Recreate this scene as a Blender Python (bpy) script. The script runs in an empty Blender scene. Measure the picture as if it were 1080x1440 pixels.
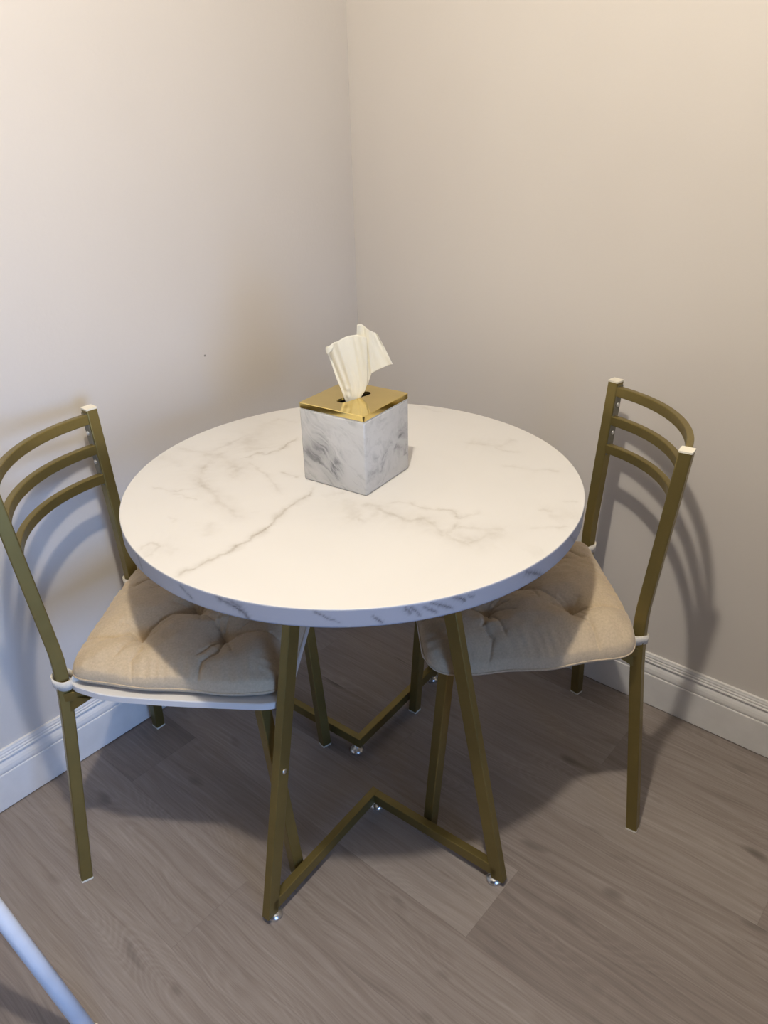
import bpy, bmesh, math, random
import numpy as np
from mathutils import Vector, Matrix
random.seed(4)
S = bpy.context.scene
COL = S.collection
PI = math.pi

# ------------------------------------------------------------------ helpers
def link(name, me, mat=None, parent=None, smooth=False):
    o = bpy.data.objects.new(name, me)
    COL.objects.link(o)
    if mat is not None and not me.materials:
        me.materials.append(mat)
    if parent is not None:
        o.parent = parent
    if smooth:
        me.shade_smooth()
    return o

def obj(name, bm, mat, parent=None, smooth=False):
    bmesh.ops.recalc_face_normals(bm, faces=bm.faces)
    me = bpy.data.meshes.new(name)
    bm.to_mesh(me); bm.free()
    return link(name, me, mat, parent, smooth)

def pyobj(name, V, F, mat, parent=None, smooth=False):
    me = bpy.data.meshes.new(name)
    me.from_pydata([tuple(v) for v in V], [], F)
    bm = bmesh.new(); bm.from_mesh(me)
    bmesh.ops.remove_doubles(bm, verts=bm.verts, dist=1e-6)
    bmesh.ops.recalc_face_normals(bm, faces=bm.faces)
    bm.to_mesh(me); bm.free()
    return link(name, me, mat, parent, smooth)

def tag(o, label=None, cat=None, group=None, kind=None):
    if label: o['label'] = label
    if cat: o['category'] = cat
    if group: o['group'] = group
    if kind: o['kind'] = kind
    return o

def empty(name, loc, rz, label, cat, group=None):
    o = bpy.data.objects.new(name, None); COL.objects.link(o)
    o.location = loc; o.rotation_euler = (0, 0, rz)
    o.empty_display_size = .1
    return tag(o, label, cat, group)

def bx(bm, x0, x1, y0, y1, z0, z1, bev=0):
    vs = [bm.verts.new((x, y, z)) for x in (x0, x1) for y in (y0, y1) for z in (z0, z1)]
    fs = [(0,1,3,2),(4,6,7,5),(0,4,5,1),(2,3,7,6),(0,2,6,4),(1,5,7,3)]
    ff = [bm.faces.new([vs[i] for i in f]) for f in fs]
    if bev:
        es = list({e for f in ff for e in f.edges})
        bmesh.ops.bevel(bm, geom=es, offset=bev, segments=2, profile=.5, affect='EDGES')
    return bm

def rect_profile(w, h, r=.002, n=3):
    """closed rounded rectangle, w along a, h along b"""
    out = []
    for cx, cy, a0 in ((w/2-r, h/2-r, 0), (-w/2+r, h/2-r, 90), (-w/2+r, -h/2+r, 180), (w/2-r, -h/2+r, 270)):
        for k in range(n+1):
            a = math.radians(a0 + 90*k/n)
            out.append((cx + r*math.cos(a), cy + r*math.sin(a)))
    return out

def loft(rings, caps=True):
    bm = bmesh.new()
    R = [[bm.verts.new(p) for p in ring] for ring in rings]
    n = len(R[0])
    for a, b in zip(R, R[1:]):
        for i in range(n):
            j = (i+1) % n
            bm.faces.new((a[i], a[j], b[j], b[i]))
    if caps:
        bm.faces.new(R[0][::-1]); bm.faces.new(R[-1])
    return bm

def post(path, w, d, rot, r=.0022):
    """tube swept with horizontal sections: path [(x,y,z)], section w x d turned by rot"""
    pr = rect_profile(w, d, r)
    c, s = math.cos(rot), math.sin(rot)
    return loft([[(x + a*c - b*s, y + a*s + b*c, z) for a, b in pr] for x, y, z in path])

def bar(path, w, h, r=.002, up=(0,0,1), miter=True):
    """tube along a path with w sideways and h upwards"""
    P = [Vector(p) for p in path]; up = Vector(up); rings = []
    pr = rect_profile(w, h, r)
    for i, p in enumerate(P):
        t1 = (P[i]-P[i-1]).normalized() if i else (P[1]-P[0]).normalized()
        t2 = (P[i+1]-P[i]).normalized() if i < len(P)-1 else t1
        t = (t1+t2).normalized()
        sd = t.cross(up).normalized(); u = sd.cross(t).normalized()
        k = 1/max(.3, t.dot(t1))
        rings.append([tuple(p + sd*a*k + u*b) for a, b in pr])
    return loft(rings)

def tube(path, r, n=20, caps=True):
    P = [Vector(p) for p in path]; rings = []
    for i, p in enumerate(P):
        t = (P[min(i+1, len(P)-1)] - P[max(i-1, 0)]).normalized()
        ref = Vector((0,0,1)) if abs(t.z) < .9 else Vector((1,0,0))
        a = t.cross(ref).normalized(); b = a.cross(t)
        rr = r[i] if isinstance(r, (list, tuple)) else r
        rings.append([tuple(p + (a*math.cos(2*PI*k/n) + b*math.sin(2*PI*k/n))*rr) for k in range(n)])
    return loft(rings, caps)

def lathe(prof, c=(0,0,0), n=28, axis=None):
    """prof [(r,z)] around z, optional axis vector"""
    M = Matrix.Identity(3) if axis is None else Vector((0,0,1)).rotation_difference(Vector(axis)).to_matrix()
    c = Vector(c)
    return loft([[tuple(c + M @ Vector((max(r,1e-5)*math.cos(2*PI*k/n), max(r,1e-5)*math.sin(2*PI*k/n), z))) for k in range(n)] for r, z in prof])

def cr(pts, n=8):
    """catmull-rom through points"""
    P = [Vector(p) for p in pts]; P = [P[0]*2-P[1]] + P + [P[-1]*2-P[-2]]; out = []
    for i in range(1, len(P)-2):
        for k in range(n):
            t = k/n
            out.append(.5*((2*P[i]) + (P[i+1]-P[i-1])*t + (2*P[i-1]-5*P[i]+4*P[i+1]-P[i+2])*t*t + (3*P[i]-P[i-1]-3*P[i+1]+P[i+2])*t**3))
    out.append(P[-2]); return out

# ------------------------------------------------------------------ materials
def newmat(name):
    m = bpy.data.materials.new(name); m.use_nodes = True
    nt = m.node_tree; b = nt.nodes['Principled BSDF']
    return m, nt, b
class G:
    """tiny node graph helper"""
    def __init__(s, nt): s.nt = nt
    def n(s, t, **k):
        nd = s.nt.nodes.new(t)
        for a, v in k.items(): setattr(nd, a, v)
        return nd
    def put(s, sock, v):
        if isinstance(v, bpy.types.NodeSocket): s.nt.links.new(v, sock)
        elif v is not None:
            try: sock.default_value = v
            except Exception: sock.default_value = (v, v, v)
    def math(s, op, a, b=None, c=None, clamp=False):
        nd = s.n('ShaderNodeMath', operation=op, use_clamp=clamp)
        for i, v in enumerate((a, b, c)):
            if v is not None: s.put(nd.inputs[i], v)
        return nd.outputs[0]
    def sep(s, v):
        nd = s.n('ShaderNodeSeparateXYZ'); s.put(nd.inputs[0], v); return nd.outputs
    def comb(s, x, y, z):
        nd = s.n('ShaderNodeCombineXYZ')
        for i, v in enumerate((x, y, z)): s.put(nd.inputs[i], v)
        return nd.outputs[0]
    def noise(s, vec, scale, detail=4, rough=.5, dist=0, dim='3D'):
        nd = s.n('ShaderNodeTexNoise', noise_dimensions=dim)
        s.put(nd.inputs['Vector'], vec)
        nd.inputs['Scale'].default_value = scale; nd.inputs['Detail'].default_value = detail
        nd.inputs['Roughness'].default_value = rough; nd.inputs['Distortion'].default_value = dist
        return nd.outputs['Fac']
    def ramp(s, f, stops):
        nd = s.n('ShaderNodeValToRGB'); cr_ = nd.color_ramp
        while len(cr_.elements) < len(stops): cr_.elements.new(.5)
        for e, (p, c) in zip(cr_.elements, stops):
            e.position = p; e.color = (*c, 1) if len(c) == 3 else c
        s.put(nd.inputs[0], f); return nd.outputs[0]
    def mix(s, f, a, b, bt='MIX'):
        nd = s.n('ShaderNodeMix', data_type='RGBA', blend_type=bt)
        s.put(nd.inputs[0], f)
        for i, v in ((6, a), (7, b)):
            s.put(nd.inputs[i], (*v, 1) if isinstance(v, tuple) and len(v) == 3 else v)
        return nd.outputs[2]
    def map(s, f, a, b, c, d):
        nd = s.n('ShaderNodeMapRange'); s.put(nd.inputs[0], f)
        for i, v in enumerate((a, b, c, d)): nd.inputs[i+1].default_value = v
        return nd.outputs[0]
    def bump(s, h, strength, dist):
        nd = s.n('ShaderNodeBump'); nd.inputs['Strength'].default_value = strength
        nd.inputs['Distance'].default_value = dist; s.put(nd.inputs['Height'], h); return nd.outputs[0]
def L_(c): return tuple((x/255/12.92 if x <= 10 else ((x/255+.055)/1.055)**2.4) for x in c)

def mat_wall():
    m, nt, b = newmat('wall_paint'); g = G(nt)
    pos = g.n('ShaderNodeNewGeometry').outputs['Position']
    f = g.noise(pos, 1.3, 3, .5)
    c = g.mix(g.map(f, .35, .65, 0, 1), WALL_A, WALL_B)
    # one small dent left in the plaster of the left wall
    d = g.n('ShaderNodeVectorMath', operation='DISTANCE'); g.put(d.inputs[0], pos); d.inputs[1].default_value = (0, -.5204, .8535)
    c = g.mix(g.map(d.outputs['Value'], .0015, .0032, .75, 0), c, (.1, .09, .08))
    g.put(b.inputs['Base Color'], c); b.inputs['Roughness'].default_value = .62
    b.inputs['Specular IOR Level'].default_value = .25
    h = g.math('ADD', g.noise(pos, 120, 3, .6), g.math('MULTIPLY', g.noise(pos, 9, 2, .5), 2.2))
    g.put(b.inputs['Normal'], g.bump(h, .16, .002))
    return m

def mat_plain(name, col, rough=.5, metal=0, bump=0, bscale=200, spec=.5, coat=0):
    m, nt, b = newmat(name); g = G(nt)
    pos = g.n('ShaderNodeTexCoord').outputs['Object']
    f = g.noise(pos, 14, 4, .55)
    c = g.mix(g.map(f, .3, .7, 0, 1), tuple(x*.93 for x in col), tuple(min(1, x*1.05) for x in col))
    g.put(b.inputs['Base Color'], c)
    g.put(b.inputs['Roughness'], g.map(g.noise(pos, 45, 3), .3, .7, rough*.88, min(1, rough*1.12)))
    b.inputs['Metallic'].default_value = metal
    b.inputs['Specular IOR Level'].default_value = spec
    if coat: b.inputs['Coat Weight'].default_value = coat
    if bump: g.put(b.inputs['Normal'], g.bump(g.noise(pos, bscale, 3, .6), bump, .001))
    return m

def mat_floor():
    m, nt, b = newmat('vinyl_plank'); g = G(nt)
    pos = g.n('ShaderNodeNewGeometry').outputs['Position']
    x, y, z = g.sep(pos)
    W, LEN = .18, 1.2
    ry = g.math('DIVIDE', g.math('ADD', y, .81), W)
    row = g.math('FLOOR', ry); fy = g.math('FRACT', ry)
    rx = g.math('DIVIDE', g.math('SUBTRACT', g.math('ADD', x, 6), g.math('MULTIPLY_ADD', row, .8, .959)), LEN)
    cx = g.math('FLOOR', rx); fx = g.math('FRACT', rx)
    wn = g.n('ShaderNodeTexWhiteNoise', noise_dimensions='2D'); g.put(wn.inputs['Vector'], g.comb(row, cx, 0))
    rnd = wn.outputs['Value']
    # grain coordinates, every plank with its own offset
    ox = g.math('MULTIPLY', rnd, 37.0); oy = g.math('MULTIPLY', rnd, 91.0)
    gx = g.math('ADD', x, ox); gy = g.math('ADD', y, oy)
    warp = g.noise(g.comb(g.math('MULTIPLY', gx, 2.2), g.math('MULTIPLY', gy, 7), 0), 1, 2, .5)
    yy = g.math('ADD', gy, g.math('MULTIPLY', warp, .05))
    fine = g.noise(g.comb(g.math('MULTIPLY', gx, 9), g.math('MULTIPLY', yy, 330), 0), 1, 3, .62)
    mid = g.noise(g.comb(g.math('MULTIPLY', gx, 3.2), g.math('MULTIPLY', yy, 75), 0), 1, 4, .6)
    big = g.noise(g.comb(g.math('MULTIPLY', gx, 2.5), g.math('MULTIPLY', yy, 12), 0), 1, 3, .5)
    # cathedral rings
    rf = g.noise(g.comb(g.math('MULTIPLY', gx, 1.9), g.math('MULTIPLY', gy, 9.5), 3.3), 1, 1.2, .4)
    rings = g.math('SINE', g.math('ADD', g.math('MULTIPLY', rf, 120), g.math('MULTIPLY', fine, 1.6)))
    rings = g.math('MULTIPLY', g.math('ABSOLUTE', rings), g.map(big, .42, .62, 0, 1))
    v = g.math('ADD', g.math('MULTIPLY', fine, .30), g.math('MULTIPLY', mid, .40))
    v = g.math('ADD', v, g.math('MULTIPLY', big, .32))
    v = g.math('SUBTRACT', v, g.math('MULTIPLY', rings, .065))
    v = g.math('ADD', v, g.math('MULTIPLY', g.math('SUBTRACT', rnd, .5), .17))
    c = g.ramp(g.map(v, .18, .86, 0, 1), [(0, L_(FL[0])), (.35, L_(FL[1])), (.62, L_(FL[2])), (1, L_(FL[3]))])
    # knots
    kn = g.noise(g.comb(g.math('MULTIPLY', gx, 7), g.math('MULTIPLY', gy, 17), 9), 1, 1, .4)
    c = g.mix(g.map(kn, .69, .80, 0, .6), c, L_((66, 56, 52)))
    # joints
    ey = g.math('MULTIPLY', g.math('MINIMUM', fy, g.math('SUBTRACT', 1, fy)), W)
    ex = g.math('MULTIPLY', g.math('MINIMUM', fx, g.math('SUBTRACT', 1, fx)), LEN)
    e = g.math('MINIMUM', ex, ey)
    c = g.mix(g.map(e, .0002, .0011, .16, 0), c, L_((60, 52, 50)))
    g.put(b.inputs['Base Color'], c)
    g.put(b.inputs['Roughness'], g.map(mid, .3, .7, .42, .6))
    b.inputs['Specular IOR Level'].default_value = .35
    h = g.math('ADD', g.math('MULTIPLY', fine, .6), g.map(e, 0, .002, -1, 0))
    g.put(b.inputs['Normal'], g.bump(h, .22, .001))
    return m

def mat_marble(name, base, veincol, rough=.3, attr=True):
    m, nt, b = newmat(name); g = G(nt)
    tc = g.n('ShaderNodeTexCoord').outputs['Object']
    c = g.mix(g.map(g.noise(tc, 5, 4, .55, .6), .42, .75, 0, .22), base, tuple(x*.86 for x in base))
    if attr:
        at = g.n('ShaderNodeAttribute'); at.attribute_name = 'vein'
        f = g.math('MULTIPLY', at.outputs['Fac'], g.map(g.noise(tc, 60, 4, .6), .3, .6, .6, 1.15))
    else:
        n1 = g.noise(tc, 7, 6, .55, 1.2)
        f = g.math('MULTIPLY', g.map(g.math('ABSOLUTE', g.math('SUBTRACT', n1, .5)), 0, .018, 1, 0), g.map(g.noise(tc, 3, 2), .45, .6, 0, .6))
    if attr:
        ed = g.n('ShaderNodeAttribute'); ed.attribute_name = 'rim_shade'
        c = g.mix(ed.outputs['Fac'], c, (.40, .415, .47))  # weak lamplight and blue daylight on the rim, mixed into its colour
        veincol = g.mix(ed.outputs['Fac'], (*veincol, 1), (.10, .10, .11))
    c = g.mix(f, c, veincol)
    g.put(b.inputs['Base Color'], c)
    b.inputs['Roughness'].default_value = rough
    g.put(b.inputs['Normal'], g.bump(g.noise(tc, 260, 2, .5), .04, .0008))
    return m

def mat_smoke():
    m, nt, b = newmat('smoky_white_resin'); g = G(nt)
    tc = g.n('ShaderNodeTexCoord').outputs['Object']
    x, y, z = g.sep(tc)
    # stretched along a diagonal of the left face, upright on the right face
    d1 = g.math('ADD', g.math('MULTIPLY', x, .75), g.math('MULTIPLY', z, .66))
    d2 = g.math('SUBTRACT', g.math('MULTIPLY', z, .75), g.math('MULTIPLY', x, -.66))
    u = g.math('SUBTRACT', g.math('MULTIPLY', x, .8), g.math('MULTIPLY', z, .6))
    v = g.math('ADD', g.math('MULTIPLY', x, .6), g.math('MULTIPLY', z, .8))
    wv = g.noise(tc, 16, 3, .5)
    vec = g.comb(g.math('MULTIPLY', u, 16), g.math('ADD', g.math('MULTIPLY', v, 62), g.math('MULTIPLY', wv, 3.5)), g.math('MULTIPLY', y, 40))
    n1 = g.noise(vec, 1, 5, .6, .8)
    n2 = g.noise(tc, 14, 4, .6, 1.5)
    dens = g.math('MULTIPLY', g.map(n1, .45, .72, 0, 1), g.map(n2, .38, .62, .15, 1))
    def blob(px, py, pz, r0, r1):
        d = g.n('ShaderNodeVectorMath', operation='DISTANCE'); g.put(d.inputs[0], tc); d.inputs[1].default_value = (px, py, pz)
        return g.map(d.outputs['Value'], r0, r1, 1, 0)
    bl = g.math('MAXIMUM', blob(-.035, -.07, .062, .006, .042), blob(-.002, -.07, .032, .004, .034))
    bl2 = blob(.07, .045, .07, .01, .06)
    dens = g.math('ADD', g.math('MULTIPLY', dens, .62), g.math('MULTIPLY', g.math('MULTIPLY', bl, g.map(n1, .30, .60, .12, 1)), .75))
    dens = g.math('ADD', dens, g.math('MULTIPLY', g.math('MULTIPLY', bl2, g.map(n2, .35, .62, 0, 1)), .4))
    c = g.ramp(dens, [(0, L_((196, 195, 192))), (.3, L_((174, 173, 171))), (.6, L_((136, 136, 136))), (1, L_((84, 85, 88)))])
    g.put(b.inputs['Base Color'], c)
    b.inputs['Roughness'].default_value = .22; b.inputs['Coat Weight'].default_value = .2
    b.inputs['Subsurface Weight'].default_value = 0
    return m

def mat_fabric(name, col):
    m, nt, b = newmat(name); g = G(nt)
    tc = g.n('ShaderNodeTexCoord').outputs['Object']
    x, y, z = g.sep(tc)
    wv = g.math('MULTIPLY', g.math('SINE', g.math('MULTIPLY', x, 5200)), g.math('SINE', g.math('MULTIPLY', y, 5200)))
    f = g.noise(tc, 260, 3, .6)
    c = g.mix(g.map(f, .3, .7, 0, 1), tuple(v*.88 for v in col), tuple(v*1.06 for v in col))
    g.put(b.inputs['Base Color'], c); b.inputs['Roughness'].default_value = .9
    b.inputs['Sheen Weight'].default_value = .25; b.inputs['Sheen Roughness'].default_value = .5
    b.inputs['Specular IOR Level'].default_value = .15
    h = g.math('ADD', g.math('MULTIPLY', g.noise(tc, 700, 2, .6), .6), g.math('MULTIPLY', g.noise(tc, 38, 4, .6, .6), 1.5))
    g.put(b.inputs['Normal'], g.bump(h, .25, .0016))
    return m

def mat_tissue():
    m, nt, b = newmat('tissue_paper'); g = G(nt)
    tc = g.n('ShaderNodeTexCoord').outputs['Object']
    out = nt.nodes['Material Output']
    c = g.mix(g.noise(tc, 90, 3), (.93, .915, .83), (.88, .865, .78))
    g.put(b.inputs['Base Color'], c); b.inputs['Roughness'].default_value = .95
    b.inputs['Specular IOR Level'].default_value = .1
    nrm = g.bump(g.noise(tc, 420, 3, .7), .3, .0006); g.put(b.inputs['Normal'], nrm)
    tr = g.n('ShaderNodeBsdfTranslucent'); tr.inputs[0].default_value = (.95, .92, .80, 1)
    mx = g.n('ShaderNodeMixShader'); mx.inputs[0].default_value = .4
    nt.links.new(b.outputs[0], mx.inputs[1]); nt.links.new(tr.outputs[0], mx.inputs[2]); nt.links.new(mx.outputs[0], out.inputs[0])
    return m

WALL_A = (.635, .595, .552); WALL_B = (.665, .627, .583)
FL = [(96, 87, 83), (132, 122, 116), (153, 144, 138), (178, 170, 163)]
M_wall = mat_wall()
M_ceil = mat_plain('ceiling_paint', (.42, .40, .37), .8, bump=.1)
M_trim = mat_plain('trim_paint', (.76, .745, .725), .32)
M_floor = mat_floor()
M_gold = mat_plain('satin_gold_paint', (.25, .195, .066), .38, metal=.72, bump=.05, bscale=500)
M_cap = mat_plain('cream_plastic', (.80, .76, .64), .45)
M_chrome = mat_plain('chrome', (.8, .8, .79), .3, metal=1)
M_dark = mat_plain('dull_steel', (.20, .19, .15), .45, metal=.6)
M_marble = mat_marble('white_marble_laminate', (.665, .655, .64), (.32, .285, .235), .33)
M_seat = mat_marble('marble_laminate_seat', (.70, .69, .68), (.4, .38, .37), .35, attr=False)
M_under = mat_plain('board_underside', (.60, .58, .55), .7)
M_smoke = mat_smoke()
M_lid = mat_plain('polished_gold', (.84, .66, .25), .07, metal=1)
M_fab = mat_fabric('beige_cotton', (.56, .45, .31))
M_strap = mat_fabric('cream_strap_cotton', (.72, .67, .58))
M_tis = mat_tissue()
M_inside = mat_plain('box_inside', (.05, .045, .05), .8)
M_white = mat_plain('white_gloss_enamel', (.74, .76, .80), .5, spec=.3)

# ------------------------------------------------------------------ room
def room():
    X1, Y1, H = 3.4, -3.4, 2.32
    def slab(name, *a, m=M_wall):
        o = obj(name, bx(bmesh.new(), *a), m); tag(o, kind='structure'); return o
    slab('floor', -.12, X1, Y1, .12, -.08, 0, m=M_floor)
    slab('wall_left', -.12, 0, Y1, .12, 0, H)
    slab('wall_right', 0, X1, 0, .12, 0, H)
    slab('ceiling', -.12, X1, Y1, .12, H, H+.08, m=M_ceil)
    prof = [(0, .0025), (.0135, .0025), (.0140, .0035), (.0140, .0895), (.0132, .0912), (.0118, .0918), (.0118, .0936), (.0128, .0950),
            (.0134, .0975), (.0132, .102), (.0122, .108), (.0100, .1135), (.0074, .1175), (.0066, .1195), (.0066, .1215), (.0098, .1232), (.0106, .1252),
            (.0102, .1278), (.0090, .1292), (.0082, .1296), (.0088, .1306), (.0090, .1335), (.0080, .1352), (.0070, .1358), (.0074, .1368), (.0074, .1400), (.0062, .1425), (.0058, .1430),
            (.0060, .1442), (.0054, .1462), (.0040, .1470), (0, .1470)]
    for name, ax in (('baseboard_left', 0), ('baseboard_right', 1)):
        L = 3.35
        if ax == 0: rings = [[(t, -s - (0 if s else t), z) for t, z in prof] for s in (0, L)]
        else: rings = [[(s + (0 if s else t), -t, z) for t, z in prof] for s in (0, L)]
        o = obj(name, loft(rings), M_trim); tag(o, kind='structure')
room()

# ------------------------------------------------------------------ table
TX, TY, TR, TZ, TT = .565, -.640, .4110, .75, .0305
VEINS=[(3,0.6,[(-34,-71),(-21,-100),(-14,-128),(-11,-157),(3,-196),(15,-231),(20,-268),(19,-295),(22,-315),(19,-338),(21,-365),(18,-388),(14,-407)]),(3,0.5,[(-226,79),(-221,46),(-209,4),(-214,-21),(-232,-28),(-230,-53),(-240,-68)]),(13,0.16,[(-314,50),(-286,-5),(-241,-21)]),(4,0.28,[(-318,47),(-319,0),(-314,-41),(-312,-76),(-322,-90),(-353,-100),(-388,-112)]),(9,0.3,[(-316,-78),(-267,-89),(-225,-97),(-203,-93),(-190,-120),(-192,-140)]),(6,0.32,[(-313,-97),(-268,-116),(-259,-142),(-236,-168),(-200,-188),(-166,-197),(-125,-209),(-93,-216),(-59,-225),(-41,-226)]),(9,0.14,[(-258,-148),(-212,-186),(-183,-199)]),(2.5,0.22,[(-197,-198),(-209,-213),(-218,-231),(-245,-241),(-265,-245)]),(2.5,0.22,[(-220,-239),(-190,-238),(-157,-229)]),(3,0.24,[(-217,-64),(-172,-81),(-133,-88),(-95,-106),(-58,-124)]),(3,0.34,[(-128,-59),(-107,-56),(-84,-58)]),(6,0.14,[(-79,-266),(-57,-287),(-42,-304)]),(3,0.34,[(-85,-399),(-94,-381),(-92,-366),(-72,-372),(-65,-393),(-67,-404)]),(5,0.18,[(-72,-372),(-70,-357),(-41,-356)]),(10,0.13,[(-375,-159),(-348,-152),(-313,-151),(-299,-167)]),(4,0.22,[(-288,135),(-334,125),(-340,79)]),(5,0.22,[(4,-86),(7,-67),(29,-50)]),(8,0.16,[(47,-64),(76,-84),(106,-111)]),(2.5,0.14,[(-151,-298),(-128,-299),(-119,-308)]),(2.5,0.12,[(-50,-203),(-40,-190)]),(5,0.34,[(73,-75),(86,-60),(100,-54),(128,-63),(153,-58),(178,-59),(193,-42),(214,-46),(236,-57),(250,-64),(259,-52)]),(5,0.24,[(111,-66),(121,-89),(120,-105),(106,-111)]),(3,0.32,[(107,-38),(139,-11),(168,-11),(190,-2),(209,10),(229,1),(242,1),(247,20),(252,39)]),(4,0.28,[(244,-7),(249,-32),(251,-54),(272,-65),(294,-65),(303,-49),(303,-17),(329,8)]),(4,0.24,[(249,-32),(271,-14),(294,-10),(307,9),(324,8)]),(4,0.25,[(56,265),(84,272),(109,282),(125,290),(127,327),(135,340)]),(3,0.22,[(111,279),(144,276),(174,288)]),(3,0.18,[(175,213),(204,229),(239,235),(263,250),(278,255)]),(3,0.25,[(348,37),(368,59),(396,81)]),(4,0.22,[(326,102),(333,113),(348,111)]),(8,0.13,[(358,97),(371,118),(386,129)]),(2.5,0.17,[(343,157),(361,168)]),(12,0.1,[(389,-32),(398,-8)]),(3,0.17,[(-140,377),(-79,370)])]
RIM=[(3,0.6,[(-85.7,-5),(-82.0,-23)]),(4,0.8,[(-76.0,-3),(-72.0,-11),(-69.6,-18),(-68.3,-30)]),(5,0.5,[(-73.4,-2),(-70.5,-10),(-69.2,-23)]),(3,0.7,[(-102.4,0),(-100.2,-25)]),(2,0.7,[(-55.3,-2),(-53.2,-11),(-50.3,-22)]),(2.5,0.8,[(-44.3,-11),(-42.0,-26)]),(2.5,0.7,[(-36.9,-3),(-35.6,-14),(-34.7,-23)]),(2.5,0.7,[(-34.2,-7),(-31.0,-23)]),(2.5,0.8,[(-32.9,-2),(-30.6,-11),(-27.7,-22)]),(3,0.8,[(-28.2,-2),(-26.3,-8),(-25.3,-15)]),(2.5,0.6,[(-24.8,-5),(-23.2,-12)]),(4,0.6,[(-37.8,-2),(-36.5,-17)]),(4,0.7,[(-10.5,-3),(-6.8,-17),(-3.8,-30)])]
def vnoise(x, y, seed, f):
    """cheap smooth 2-D noise in numpy, -1..1"""
    rs = np.random.RandomState(seed); T = rs.rand(64, 64)*2-1
    x = x*f+31.7; y = y*f+17.3
    xi = np.floor(x).astype(int); yi = np.floor(y).astype(int); fx = x-xi; fy = y-yi
    fx = fx*fx*(3-2*fx); fy = fy*fy*(3-2*fy)
    a = T[xi % 64, yi % 64]; b = T[(xi+1) % 64, yi % 64]; c = T[xi % 64, (yi+1) % 64]; d = T[(xi+1) % 64, (yi+1) % 64]
    return (a*(1-fx)+b*fx)*(1-fy)+(c*(1-fx)+d*fx)*fy
def seg_field(px, py, poly, w, s):
    """soft line strength at (px,py) for a polyline, thinning out at both ends"""
    tot = np.zeros_like(px); n = len(poly)-1
    for i in range(n):
        ax, ay = poly[i]; bx_, by_ = poly[i+1]
        dx, dy = bx_-ax, by_-ay; L2 = dx*dx+dy*dy+1e-12
        t = np.clip(((px-ax)*dx+(py-ay)*dy)/L2, 0, 1)
        d = np.hypot(px-ax-t*dx, py-ay-t*dy)
        u = (i+t)/n; taper = np.clip(np.minimum(u, 1-u)*7+.25, 0, 1)
        ww = w*(.65+.55*np.sin(u*17+ax*40)**2)
        tot = np.maximum(tot, s*taper*(.55*np.exp(-(d/(ww*.8))**2)+.45*np.exp(-(d/(ww*2.8))**2)))
    return tot

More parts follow.
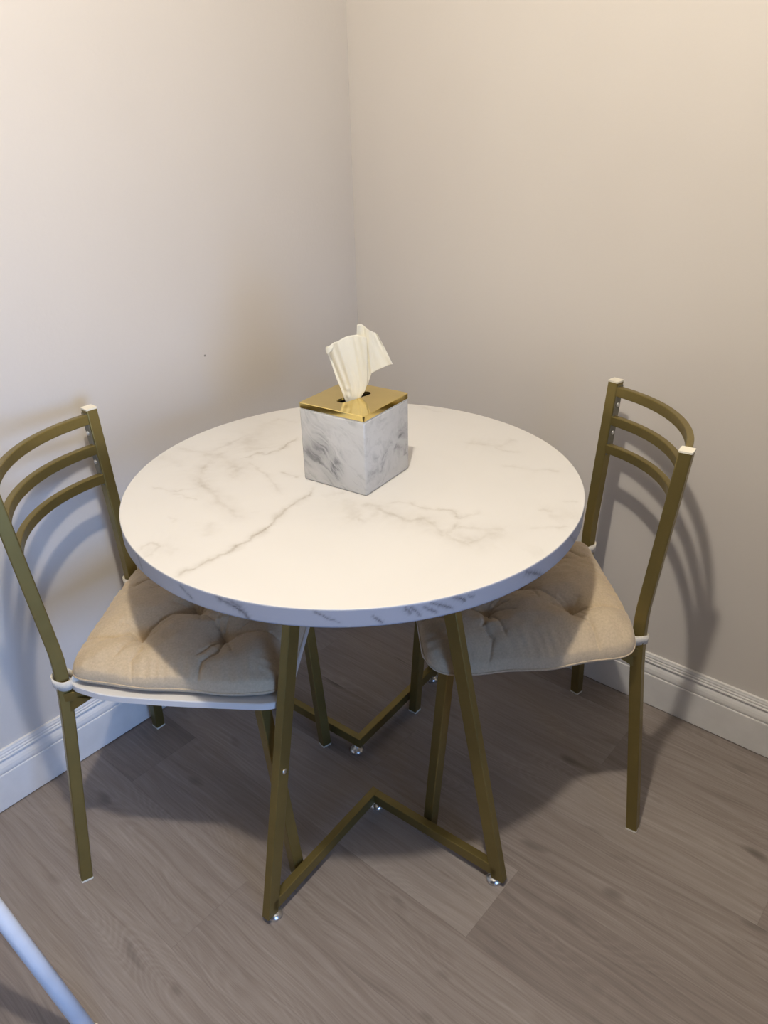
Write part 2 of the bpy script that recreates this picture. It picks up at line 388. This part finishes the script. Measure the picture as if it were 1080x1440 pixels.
def tabletop(root):
    NS, NR = 1100, 210
    rr = list(np.linspace(0, 1, NR+1)[1:]*(TR-.0012))
    prof = [(r, 0.0) for r in rr] + [(TR-.0004, -.0004), (TR, -.0013)] + [(TR, z) for z in np.linspace(-.0013, -TT+.0012, 14)[1:]] + [(TR-.0012, -TT)]
    ntop = len(rr)
    a = np.arange(NS)*2*PI/NS; ca, sa = np.cos(a), np.sin(a)
    V = [np.array([[0, 0, 0]])] + [np.stack([r*ca, r*sa, np.full(NS, z)], -1) for r, z in prof] + [np.array([[0, 0, -TT]])]
    V = np.concatenate(V); NP = len(prof)
    i = np.arange(NS); j = (i+1) % NS
    quads = np.concatenate([np.stack([1+k*NS+i, 1+k*NS+j, 1+(k+1)*NS+j, 1+(k+1)*NS+i], -1)[:, ::-1] for k in range(NP-1)])
    tri1 = np.stack([np.zeros(NS, int), 1+i, 1+j], -1)
    last = 1+(NP-1)*NS; tri2 = np.stack([np.full(NS, len(V)-1), last+j, last+i], -1)
    me = bpy.data.meshes.new('tabletop')
    nq, ntri = len(quads), len(tri1)+len(tri2)
    loops = np.concatenate([tri1.ravel(), tri2.ravel(), quads.ravel()])
    me.vertices.add(len(V)); me.vertices.foreach_set('co', V.ravel())
    me.loops.add(len(loops)); me.loops.foreach_set('vertex_index', loops)
    me.polygons.add(nq+ntri)
    starts = np.concatenate([np.arange(ntri)*3, ntri*3+np.arange(nq)*4])
    me.polygons.foreach_set('loop_start', starts)
    me.update(calc_edges=True); me.validate()
    # veins: top
    x, y = V[:, 0], V[:, 1]
    wx = x + .0042*vnoise(x, y, 1, 60) + .0018*vnoise(x, y, 2, 170) + .0010*vnoise(x, y, 12, 420)
    wy = y + .0042*vnoise(x, y, 3, 60) + .0018*vnoise(x, y, 4, 170) + .0010*vnoise(x, y, 14, 420)
    f = np.zeros(len(V))
    WIDE = [(15, .26, [(-316, 20), (-290, -2), (-262, -10), (-240, -22)]), (13, .24, [(-322, -88), (-280, -90), (-240, -100), (-205, -96)]), (11, .24, [(-262, -140), (-236, -168), (-200, -190)]),
            (14, .20, [(-336, 110), (-322, 60), (-316, 10)]), (12, .2, [(40, -60), (60, -80), (92, -104), (112, -104)]), (11, .2, [(120, -62), (160, -62), (200, -48), (236, -60)]),
            (9, .2, [(255, -50), (300, -50), (306, -20), (326, 4)]), (12, .16, [(-84, -395), (-60, -372), (-44, -358)]), (10, .18, [(350, 90), (372, 112), (388, 124)]), (9, .16, [(60, 268), (100, 280), (130, 300)])]
    for w, s, pl in VEINS + WIDE:
        f = np.maximum(f, seg_field(wx, wy, [(p[0]/1000, p[1]/1000) for p in pl], w/1000*(.95 if w < 4 else 1.25), s*1.45))
    f *= (.75+.35*vnoise(x, y, 7, 45))
    f += .05*np.clip(vnoise(x, y, 8, 9)*vnoise(x, y, 9, 22), 0, 1)
    # rim
    ang = np.degrees(np.arctan2(y, x)); s_ = ang/180*PI*TR; zz = V[:, 2]
    fr = np.zeros(len(V)); k = PI/180*TR
    sx = s_ + .0016*vnoise(s_, zz, 21, 240) + .0007*vnoise(s_, zz, 22, 600); sz = zz + .0012*vnoise(s_, zz, 23, 240)
    for w, st, pl in RIM:
        fr = np.maximum(fr, seg_field(sx, sz, [(p[0]*k, p[1]/1000) for p in pl], w/1000*.5, st*1.15))
    # a few more around the part of the edge turned away
    rs = np.random.RandomState(5)
    for q in range(26):
        a0 = rs.uniform(8, 235); 
        if a0 > 180: a0 -= 360
        fr = np.maximum(fr, seg_field(sx, sz, [(a0*k, -.002), ((a0+rs.uniform(1, 3))*k, -.014), ((a0+rs.uniform(2.5, 6))*k, -.03)], .0012, rs.uniform(.3, .7)))
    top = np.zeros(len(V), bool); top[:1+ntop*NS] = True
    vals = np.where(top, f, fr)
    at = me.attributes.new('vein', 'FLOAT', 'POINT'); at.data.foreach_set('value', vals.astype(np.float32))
    ab = me.attributes.new('rim_shade', 'FLOAT', 'POINT'); ab.data.foreach_set('value', (~top).astype(np.float32))  # mask of the painted-in cool shade: everything but the upper face
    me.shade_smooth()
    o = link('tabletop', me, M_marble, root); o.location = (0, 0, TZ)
    return o

def table():
    root = empty('dining_table', (TX, TY, 0), 0, 'round white marble-look dining table on two V-shaped gold metal frames', 'table')
    tabletop(root)
    H0, H1 = .020, .0455
    def frame(sgn):
        F1 = Vector((.090, -.374, 0))*sgn; F2 = Vector((.378, -.036, 0))*sgn; A = Vector((.066, -.050, 0))*sgn
        zc = (H0+H1)/2
        for F in (F1, F2):
            d = (A-F).normalized(); s = Vector((-d.y, d.x, 0))
            # floor bar
            k = 0 if F is F1 else .0004
            b = bar([F + d*.004 + Vector((0,0,zc)), A + d*(.0085-k*2) + Vector((0,0,zc))], .017, H1-H0-k, .0015)
            obj('floor_bar', b, M_gold, root, False)
            # slanting leg in the plane of its bar
            top = F + d*.150; wd, th = .027, .017
            pr = rect_profile(wd, th, .0016)
            rings = []
            for t, z in ((0, H0-.006), (1, TZ-TT)):
                c = F + (top-F)*t
                rings.append([tuple(c + d*p + s*q + Vector((0, 0, z + (0 if t else -p*.10)))) for p, q in pr])
            lg = obj('leg', loft(rings), M_gold, root)
            n = s if sgn*(s.x - s.y) > 0 else -s
            if True:
                zz = .328; t = (zz-H0)/(TZ-TT-H0); c = F + (top-F)*t + Vector((0,0,zz))
                if sgn > 0 and F is F1:
                    n = s if s.x > 0 else -s
                    sc = obj('screw', lathe([(0, 0), (.0055, 0), (.0052, .0014), (.0032, .0022), (0, .0022)], c + n*(th/2-.0004) + d*.002, 16, n), M_chrome, lg, True)
            # leveller
            p = F + d*.010
            lv = lathe([(0,0),(.0150,0),(.0162,.0025),(.0155,.0065),(.0110,.0110),(.0050,.0130),(.0045,H0+.004),(0,H0+.004)], p, 24)
            obj('leveling_foot', lv, M_chrome, root, True)
        p = Vector((.072, -.046, 0))*sgn
        lv = lathe([(0,0),(.0150,0),(.0162,.0025),(.0155,.0065),(.0110,.0110),(.0050,.0130),(.0045,H0+.004),(0,H0+.004)], p, 24)
        obj('leveling_foot', lv, M_chrome, root, True)
        # bars that carry the top
        for F in (F1, F2):
            d = (A-F).normalized(); top = F + d*.150
            obj('top_bar', bar([top - d*.012 + Vector((0,0,TZ-TT-.0125)), A + Vector((0,0,TZ-TT-.0125))], .017, .025, .0015), M_gold, root)
    frame(1); frame(-1)
table()

# ------------------------------------------------------------------ tissue box and tissue
BX, BY, BA, BW, BH, LT = .5533, -.6171, math.radians(6.64), .1387, .1368, .0112
def tissue_box():
    root = empty('tissue_box', (BX, BY, TZ), BA, 'square white marbled tissue box with a shiny gold lid on the round table', 'tissue box')
    h = BW/2
    bm = bmesh.new(); bx(bm, -h, h, -h, h, .0004, BH, .0032)
    obj('body', bm, M_smoke, root, False).data.shade_smooth()
    # thin cream seam under the lid
    bm = bmesh.new(); bx(bm, -h+.0008, h-.0008, -h+.0008, h-.0008, BH-.0004, BH+.0016)
    obj('seam_strip', bm, M_cap, root)
    # lid with an oval slot
    bm = bmesh.new(); N = 48
    ca, sa = math.cos(math.radians(-13)), math.sin(math.radians(-13))
    z0, z1 = BH+.0014, BH+LT
    out_t = []; e = h
    q = rect_profile(2*e, 2*e, .003, 4)
    sl = []
    for k in range(N):
        a = 2*PI*k/N
        u, v = .0105*math.cos(a), .0105*math.sin(a) + math.copysign(.0260, math.sin(a))*min(1, abs(math.sin(a))*9)
        sl.append((u*ca - v*sa - .0016, u*sa + v*ca + .0016))
    def ring(pts, z): return [bm.verts.new((x, y, z)) for x, y in pts]
    ot, ob, it, ib = ring(q, z1-.0008), ring(q, z0), ring(sl, z1), ring(sl, z1-.004)
    q2 = rect_profile(2*e-.0016, 2*e-.0016, .0025, 4); ot2 = ring(q2, z1)
    def strip(A, B):
        n = len(A)
        for i in range(n): bm.faces.new((A[i], A[(i+1) % n], B[(i+1) % n], B[i]))
    strip(ot, ob); strip(ot2, ot); strip(it, ib)
    eds = [bm.edges.get((ot2[i], ot2[(i+1) % len(ot2)])) for i in range(len(ot2))] + [bm.edges.get((it[i], it[(i+1) % N])) for i in range(N)]
    bmesh.ops.triangle_fill(bm, edges=eds, use_beauty=True)
    obj('lid', bm, M_lid, root)
    bm = bmesh.new(); bx(bm, -.05, .05, -.05, .05, BH-.002, BH+.0018)
    obj('inner_liner', bm, M_inside, root)
tissue_box()

def polyl(pts, t):
    """point at fraction t of a polyline by length"""
    P = [Vector(p) for p in pts]; L = [0]
    for a, b in zip(P, P[1:]): L.append(L[-1]+(b-a).length)
    s = t*L[-1]
    for i in range(len(P)-1):
        if s <= L[i+1] or i == len(P)-2:
            k = (s-L[i])/max(1e-9, L[i+1]-L[i]); return P[i].lerp(P[i+1], min(max(k, 0), 1))
def tissue():
    """folded sheet: (r, z) lie in the upright plane facing the room, depth comes from the folds"""
    hv = Vector((.7317, .6816, 0)); nv = Vector((.6816, -.7317, 0))
    V, F = [], []
    def patch(bottom, top, left, right, depth, NU, NV):
        base = len(V)
        for j in range(NV+1):
            v = j/NV
            for i in range(NU+1):
                u = i/NU
                Lp, Rp = polyl(left, v), polyl(right, v); Bp, Tp = polyl(bottom, u), polyl(top, u)
                c00, c10, c01, c11 = Vector(bottom[0]), Vector(bottom[-1]), Vector(top[0]), Vector(top[-1])
                P = Lp*(1-u)+Rp*u + Bp*(1-v)+Tp*v - (c00*(1-u)*(1-v)+c10*u*(1-v)+c01*(1-u)*v+c11*u*v)
                V.append(hv*P.x + Vector((0, 0, P.y)) + nv*depth(u, v))
        for j in range(NV):
            for i in range(NU):
                a = base + j*(NU+1)+i; F.append((a, a+1, a+NU+2, a+NU+1))
    def tri(t): return abs((t % 1)*2-1)*2-1
    def d1(u, v):
        w = min(1, v*1.6)
        return .0015*w*math.sin(u*9.5+.6) + .0060*tri(u*1.55+.35+.12*v)*w + .0012*tri(u*4.3+.3*v)*w + .0055*math.sin(PI*u)*(1-.4*v) + .0012*math.sin(v*46+u*7)*max(0, 1-abs(u-.2)*4)*max(0, 1-abs(v-.25)*4) + .0012*math.sin(u*31+v*5)*w
    patch([(-.0135, -.010), (-.0065, -.0105), (.002, -.009), (.0095, -.004)],
          [(-.0457, .0894), (-.0294, .1008), (-.0118, .1082), (.0087, .1115), (.0180, .1095), (.0250, .107)],
          [(-.0135, -.010), (-.0161, -.0052), (-.0231, .0172), (-.0302, .0375), (-.0370, .0608), (-.0430, .0805), (-.0457, .0894)],
          [(.0095, -.004), (.0195, .012), (.0235, .0255), (.0250, .045), (.0258, .0700), (.0250, .107)], d1, 46, 46)
    def d2(u, v):
        return -.0045 - .002*math.sin(u*PI) + .0055*tri(u*1.35+.25)*min(1, .35+v) + .0008*tri(u*5+v) + .008*u*u
    patch([(.0030, -.004), (.0200, .0120), (.0264, .0255), (.0317, .0419), (.0504, .0512), (.0689, .0588)],
          [(.0101, .1271), (.0178, .1261), (.0285, .1195), (.0439, .1103)],
          [(.0030, -.004), (.0060, .05), (.0087, .1115), (.0101, .1271)],
          [(.0689, .0588), (.0574, .0835), (.0439, .1103)], d2, 40, 40)
    # small turned-over corner on the left
    def d3(u, v): return .0045 + .002*math.sin(u*5)
    patch([(-.0430, .0805), (-.036, .086), (-.028, .097)], [(-.0457, .0894), (-.038, .0955), (-.0294, .1008)],
          [(-.0430, .0805), (-.0457, .0894)], [(-.028, .097), (-.0294, .1008)], d3, 12, 6)
    me = bpy.data.meshes.new('tissue'); me.from_pydata([tuple(v) for v in V], [], F); me.update()
    o = link('tissue', me, M_tis, None, True); o.location = (BX, BY, TZ+BH+LT)
    md = o.modifiers.new('s', 'SOLIDIFY'); md.thickness = .0004; md.offset = 0
    tag(o, 'crumpled white paper tissue sticking up out of the gold-lidded box', 'tissue')
tissue()

# ------------------------------------------------------------------ chairs
C_ = dict(xb=-.1865, hb=.4784, xrf=-.2209, xt=-.2128, ht=.845, xff=.202, xft=.1736, wr=.2138, wt=.1803, wf=.1776, wfr=.1895, wb=.1637)
TW = .0225
SEAT0, SEAT1 = .4480, .4625
def seat_outline(n=10):
    pts = [(-.175, -.140), (-.173, -.176), (-.10, -.200), (.02, -.206), (.190, -.206), (.2197, -.188), (.2197, .188), (.190, .206), (.02, .206), (-.10, .200), (-.173, .176), (-.175, .140)]
    out = []
    N = len(pts)
    for i in range(N):  # round every corner a little
        a, b, c = Vector(pts[i-1]), Vector(pts[i]), Vector(pts[(i+1) % N])
        k = .45 if i in (4, 5, 6, 7) else .3
        p0 = b+(a-b)*min(k, .02/(a-b).length if i in (4, 5, 6, 7) else k); p1 = b+(c-b)*min(k, .02/(c-b).length if i in (4, 5, 6, 7) else k)
        for j in range(n+1):
            t = j/n; q = p0*(1-t)**2 + b*2*t*(1-t) + p1*t*t; out.append((q.x, q.y))
    return out
def arm(z):
    """back post centre at height z"""
    s = (z-C_['hb'])/(C_['ht']-C_['hb'])
    return C_['xb']+s*(C_['xt']-C_['xb']), C_['wb']+s*(C_['wt']-C_['wb'])
def chair(name, loc, rz, label):
    root = empty(name, loc, rz, label, 'chair', 'gold metal chairs at the round table')
    # seat board
    out = seat_outline(5); bm = bmesh.new()
    pr = [(0.0015, SEAT0), (0, SEAT0+.0015), (0, SEAT1-.0015), (.0015, SEAT1)]
    rings = [[(x*(1-i/.2), y*(1-i/.2), z) for x, y in out] for i, z in pr]
    obj('seat', loft(rings), M_seat, root)
    ROT = math.radians(37)
    for sg in (-1, 1):
        # rear leg and back post are one bent tube
        foot = (C_['xrf'], sg*C_['wr'], .004); top = (C_['xt'], sg*C_['wt'], C_['ht'])
        B = Vector((C_['xb'], sg*C_['wb'], C_['hb'])); F0 = Vector(foot); T0 = Vector(top)
        a = B+(F0-B)*.24; c = B+(T0-B)*.16
        path = [F0] + [a*(1-t)**2 + B*2*t*(1-t) + c*t*t for t in [k/10 for k in range(11)]] + [T0]
        rl = obj('rear_leg', post([tuple(p) for p in path], TW, TW, -sg*ROT), M_gold, root)
        e = post([tuple(T0-Vector((0,0,.001))), tuple(T0+Vector((0,0,.0022)))], TW+.0008, TW+.0008, -sg*ROT)
        obj('end_cap', e, M_cap, rl)
        e = post([(foot[0], foot[1], 0), (foot[0], foot[1], .0045)], TW+.0006, TW+.0006, -sg*ROT)
        obj('foot_cap', e, M_cap, rl)
        # front leg
        f0 = Vector((C_['xff'], sg*C_['wf'], .004)); z1 = SEAT0-.001
        f1 = Vector((C_['xft'], sg*C_['wfr'], z1))
        fl = obj('front_leg', post([tuple(f0), tuple(f1)], TW, TW, sg*math.radians(42)), M_gold, root)
        obj('foot_cap', post([(f0.x, f0.y, 0), (f0.x, f0.y, .0045)], TW+.0006, TW+.0006, sg*math.radians(42)), M_cap, fl)
        # side rail under the seat
        obj('seat_rail', bar([(C_['xb']-.003, sg*(C_['wb']+.008), SEAT0-.0135), (-.10, sg*.150, SEAT0-.0105), (C_['xft']-.02, sg*.150, SEAT0-.0105)], .018, .020), M_gold, root)
        # gusset behind the seat
        g0 = Vector((C_['xb']+.006, sg*(C_['wb']+.009), SEAT0-.014))
        bm = bmesh.new()
        tri = [g0, g0+Vector((.042, sg*.004, 0)), g0+Vector((-.004, sg*.004, -.034))]
        n = Vector((0, .0018, 0)); vs = [bm.verts.new(p+n) for p in tri]+[bm.verts.new(p-n) for p in tri]
        bm.faces.new(vs[:3]); bm.faces.new(vs[3:][::-1])
        for i in range(3): bm.faces.new((vs[i], vs[(i+1) % 3], vs[3+(i+1) % 3], vs[3+i]))
        obj('gusset', bm, M_gold, root)
        # steel strip inside the post with screws between the rails
        d = Vector((math.sin(0), 0, 0))
        nrm = Vector((-math.sin(ROT), -sg*math.cos(ROT), 0))
        tn = Vector((nrm.y, -nrm.x, 0))
        def inner(z, out=.0): 
            x, w = arm(z); return Vector((x, sg*w, z)) + nrm*(TW/2+out)
        rings = []
        for z in (.690, .838):
            c = inner(z, .0005)
            rings.append([tuple(c + tn*p + nrm*q) for p, q in ((-.0085, -.001), (.0085, -.001), (.0085, .0018), (-.0085, .0018))])
        st = obj('mounting_strip', loft(rings), M_dark, root)
        for z in (.798, .738):
            c = inner(z, .0022)
            obj('screw', lathe([(0, 0), (.0048, 0), (.0046, .0016), (.003, .0028), (0, .0030)], c, 14, nrm), M_chrome, st, True)
    # front and rear rails under the seat
    obj('seat_rail', bar([(C_['xft']-.004, -C_['wfr'], SEAT0-.0105), (C_['xft']-.004, C_['wfr'], SEAT0-.0105)], .018, .020), M_gold, root)
    obj('seat_rail', bar([(C_['xb']+.004, -C_['wb'], SEAT0-.0135), (C_['xb']+.004, C_['wb'], SEAT0-.0135)], .018, .022), M_gold, root)
    # three bowed rails of the back
    for z in (.8265, .765, .7035):
        x, w = arm(z); w -= .006; sag = .060; R = (w*w+sag*sag)/(2*sag); th = math.asin(w/R)
        path = []
        for k in range(29):
            a = -th+2*th*k/28
            path.append((x - (R*math.cos(a)-(R-sag)), R*math.sin(a), z))
        obj('back_rail', bar(path, .0125, .0205, .002), M_gold, root)
    return root

# ------------------------------------------------------------------ cushions
def cushion(name, loc, rz, oy, droop, seed, label):
    root = empty(name, loc, rz, label, 'cushion', 'tufted beige seat cushions on the chairs')
    rs = random.Random(seed)
    N = 230; CX, A, B = .022, .198, .198
    TU = [(.013, 0), (-.066, -.088), (-.066, .088), (.092, -.088), (.092, .088)]
    TU = [(x+rs.uniform(-.003, .003), y+rs.uniform(-.003, .003)) for x, y in TU]
    # creases: from every tuft outwards and between neighbours
    CR = []
    for i, (x, y) in enumerate(TU):
        base = rs.uniform(0, 6.28)
        m = 7
        for k in range(m):
            a = base+k*2*PI/m+rs.uniform(-.3, .3); L = rs.uniform(.03, .075); bend = rs.uniform(-.5, .5)
            pts = [(x+math.cos(a+bend*t)*L*t, y+math.sin(a+bend*t)*L*t) for t in (0, .25, .5, .75, 1)]
            CR.append((pts, rs.uniform(.0020, .0045), rs.uniform(.0018, .0036)))
        if i:
            ex, ey = math.copysign(.205, x-.013)+CX, y+rs.uniform(-.03, .03)
            pts = [(x+(ex-x)*t, y+(ey-y)*t+.012*math.sin(PI*t)*rs.choice((-1, 1))) for t in (0, .2, .4, .6, .8, 1)]
            CR.append((pts, .0062, .0036))
            ex, ey = x+rs.uniform(-.03, .03), math.copysign(.205, y)
            pts = [(x+(ex-x)*t+.01*math.sin(PI*t)*rs.choice((-1, 1)), y+(ey-y)*t) for t in (0, .2, .4, .6, .8, 1)]
            CR.append((pts, .0062, .0036))
            x0, y0 = TU[0]
            pts = [(x+(x0-x)*t, y+(y0-y)*t+.006*math.sin(PI*t)) for t in (0, .25, .5, .75, 1)]
            CR.append((pts, .0055, .0040))
    u = np.linspace(-1, 1, N); U, W = np.meshgrid(u, u, indexing='ij')
    # square -> rounded square outline
    mx = np.maximum(np.abs(U), np.abs(W)); ang = np.arctan2(W, U)
    pw = 10.0
    rad = (np.abs(np.cos(ang))**pw + np.abs(np.sin(ang))**pw)**(-1/pw)
    X = CX + A*mx*rad*np.cos(ang); Y = B*mx*rad*np.sin(ang)
    # trapezoid: narrower towards the back
    tp = np.interp(X, [-.175, -.02, .10, .22], [.91, .975, 1.0, .985]); Y = Y*tp
    Y = Y*(1+.012*np.sin(X*40+seed)*mx**4); 
    edge = np.clip(1-mx**3.6, 0, 1)**.48
    def top_h(x, y):
        h = np.zeros_like(x)
        for tx, ty in TU:
            r = np.hypot(x-tx, y-ty)
            h -= .021*np.exp(-(r/.013)) + .0135*np.exp(-(r/.048)**2)
        for pts, dep, wd in CR:
            h -= dep*seg_field(x, y, pts, wd, 1.0)
        h += .0028*vnoise(x, y, seed, 22) + .0012*vnoise(x, y, seed+1, 60)
        # fine gathers along the seam
        h += .0011*np.sin((x*np.where(np.abs(Y) > np.abs(X), 1, 0)+y*np.where(np.abs(Y) > np.abs(X), 0, 1))*300+seed+3*np.sin(x*31)+3*np.sin(y*37))*np.clip((mx-.72)*4, 0, 1)
        return h
    Z0 = SEAT1+.0150
    ztop = Z0 + .051*edge + top_h(X, Y)*np.clip(edge*1.6, 0, 1)
    zbot = Z0 - .0146*np.clip(1-mx**14, 0, 1)**.6
    # bulge of the side: push rows near the rim outwards
    bul = np.clip(1-np.abs(mx-.955)/.05, 0, 1)
    Xs = X + np.cos(ang)*.004*bul; Ys = Y + np.sin(ang)*.004*bul + oy
    def dr(y, z, x):
        k = np.clip((np.abs(y)-.19)/.05, 0, 1) if droop else 0
        return z - (.030*k**1.3 if droop else 0)
    over = np.where(np.sign(Ys) == np.sign(oy if oy else 1), 1.0, 0.0)
    def fin(z): 
        if not droop: return z
        k = np.clip((Ys*np.sign(oy)-.150)/.085, 0, 1)
        return z - .026*k**1.4
    V, F = [], []
    idx = {}
    zt = fin(ztop); zb = fin(zbot)
    if droop: zb = np.where(np.abs(Ys) > .2, zb, np.maximum(zb, SEAT1+.0004))
    for i in range(N):
        for j in range(N):
            idx[(i, j, 0)] = len(V); V.append((float(Xs[i, j]), float(Ys[i, j]), float(max(zt[i, j], zb[i, j]+.0004))))
    for i in range(N):
        for j in range(N):
            if i in (0, N-1) or j in (0, N-1): idx[(i, j, 1)] = idx[(i, j, 0)]
            else: idx[(i, j, 1)] = len(V); V.append((float(Xs[i, j]), float(Ys[i, j]), float(zb[i, j])))
    for i in range(N-1):
        for j in range(N-1):
            F.append((idx[i, j, 0], idx[i+1, j, 0], idx[i+1, j+1, 0], idx[i, j+1, 0]))
            F.append((idx[i, j, 1], idx[i, j+1, 1], idx[i+1, j+1, 1], idx[i+1, j, 1]))
    me = bpy.data.meshes.new('cushion_cover'); me.from_pydata(V, [], F); me.update()
    link('cushion_cover', me, M_fab, root, True)
    # piping along the seam
    ring = [(0, j) for j in range(N)] + [(i, N-1) for i in range(1, N)] + [(N-1, j) for j in range(N-2, -1, -1)] + [(i, 0) for i in range(N-2, 0, -1)]
    P = [Vector(V[idx[(i, j, 0)]]) for i, j in ring][::4]; P.append(P[0]); 
    obj('piping', tube([tuple(p) for p in P],   .0016, 8, False), M_fab, root, True)
    # loops round the posts
    for sg in (-1, 1):
        zc = .4640; cx, cy = C_['xb']-.001, sg*(C_['wb']+.001)
        rings = []; n = 40; tl = -.25 if sg < 0 else .12
        for k in range(n):
            a = 2*PI*k/n
            ux, uy = math.cos(a), math.sin(a); r = .0166/((abs(ux)**3+abs(uy)**3)**(1/3))*1.02
            wob = .0015*math.sin(3*a+seed)
            p = Vector((cx+ux*r, cy+uy*r, zc+tl*ux*.018+wob)); rr = Vector((ux, uy, 0))
            rings.append([tuple(p+rr*q+Vector((0, 0, s))) for q, s in ((-.0007, -.0095), (.0009, -.0097), (.0011, 0), (.0009, .0097), (-.0007, .0095), (-.0009, 0))])
        rings.append(rings[0])
        st = loft(rings, False)
        bmesh.ops.remove_doubles(st, verts=st.verts, dist=1e-6)
        so = obj('strap', st, M_strap, root, True)
        # short tie from the loop to the cushion corner
        p0 = Vector((cx+.016, cy+sg*.004, zc-.002)); p1 = Vector((cx+.030, sg*(C_['wb']-.004)+oy*.4, Z0+.002))
        obj('tie', bar([tuple(p0), tuple(p0.lerp(p1, .5)+Vector((0, 0, -.003))), tuple(p1)], .0030, .016, .001), M_strap, so, True)
    return root

LL = (.3571, -.8863, 0); RL = (.7810, -.3871, 0); LA, RA = math.radians(35.68), math.radians(223.67)
chair('dining_chair', LL, LA, 'gold metal chair at the left of the table, white marble seat board showing')
chair('dining_chair', RL, RA, 'gold metal chair at the right of the table, beside the right wall')
cushion('chair_cushion', LL, LA, 0.0, False, 3, 'beige tufted cushion on the left chair, pale marble board showing below it')
cushion('chair_cushion', RL, RA, .037, True, 8, 'beige tufted cushion on the right chair, hanging over the seat edge')

# ------------------------------------------------------------------ white tube in the front left corner
def white_leg():
    P0 = Vector((.606, -.0, 0)); a = Vector((.605, -1.351, .036)); b = Vector((.502, -1.388, .289)); d = (b-a).normalized()
    foot = a - d*.034
    root = empty('stand_leg', (foot.x, foot.y, 0), 0, 'white round metal tube leg slanting across the bottom left corner of the photo', 'metal leg')
    o = Vector((foot.x, foot.y, 0))
    top = a + d*.62
    obj('tube', tube([tuple(a-d*.004-o), tuple(a + d*.3-o), tuple(top-o)], .0130, 32), M_white, root, True)
    cp = lathe([(0, -.036), (.010, -.036), (.0145, -.031), (.0162, -.022), (.0162, .006), (.0155, .008), (.0128, .008)], tuple(a-o), 32, tuple(d))
    obj('end_cap', cp, M_cap, root, True)
white_leg()

# ------------------------------------------------------------------ light, world, camera
def light(name, kind, loc, energy, color, **k):
    l = bpy.data.lights.new(name, kind); l.energy = energy; l.color = color
    for a, v in k.items(): setattr(l, a, v)
    o = bpy.data.objects.new(name, l); COL.objects.link(o); o.location = loc; return o
light('ceiling_lamp', 'POINT', (1.06, -1.27, 2.16), 68, (1.0, .912, .785), shadow_soft_size=.030)
w = light('window_daylight', 'AREA', (3.3, -2.0,  .80), 8.5, (.30, .52, 1.0), shape='RECTANGLE', size=.9, size_y=1.1, spread=math.radians(62))
w.rotation_euler = (Vector((0, -1.5, .45))-w.location).to_track_quat('-Z', 'Y').to_euler()
W = bpy.data.worlds.new('room_glow'); S.world = W; W.use_nodes = True
bg = W.node_tree.nodes['Background']; bg.inputs[0].default_value = (.80, .84, 1.0, 1); bg.inputs[1].default_value = .02

cam = bpy.data.cameras.new('camera'); co = bpy.data.objects.new('camera', cam); COL.objects.link(co)
cam.sensor_fit = 'VERTICAL'; cam.sensor_height = 36; cam.lens = 1088.8/1440*36; cam.clip_start = .02
r = Vector((0.76102613, 0.64837169, -0.02129275)); u = Vector((-0.28862824, 0.36780738, 0.88397481)); f = Vector((-0.58097588, 0.66658224, -0.46704941))
M = Matrix((( r.x, u.x, -f.x), (r.y, u.y, -f.y), (r.z, u.z, -f.z))).to_4x4(); M.translation = Vector((1.44484561, -1.56734142, 1.35582275))
co.matrix_world = M
S.camera = co
S.view_settings.view_transform = 'Standard'; S.view_settings.look = 'None'; S.view_settings.gamma = 1; S.view_settings.use_curve_mapping = False
S.view_settings.exposure = 0
S.cycles.use_denoising = True
S.cycles.max_bounces = 10; S.cycles.diffuse_bounces = 6
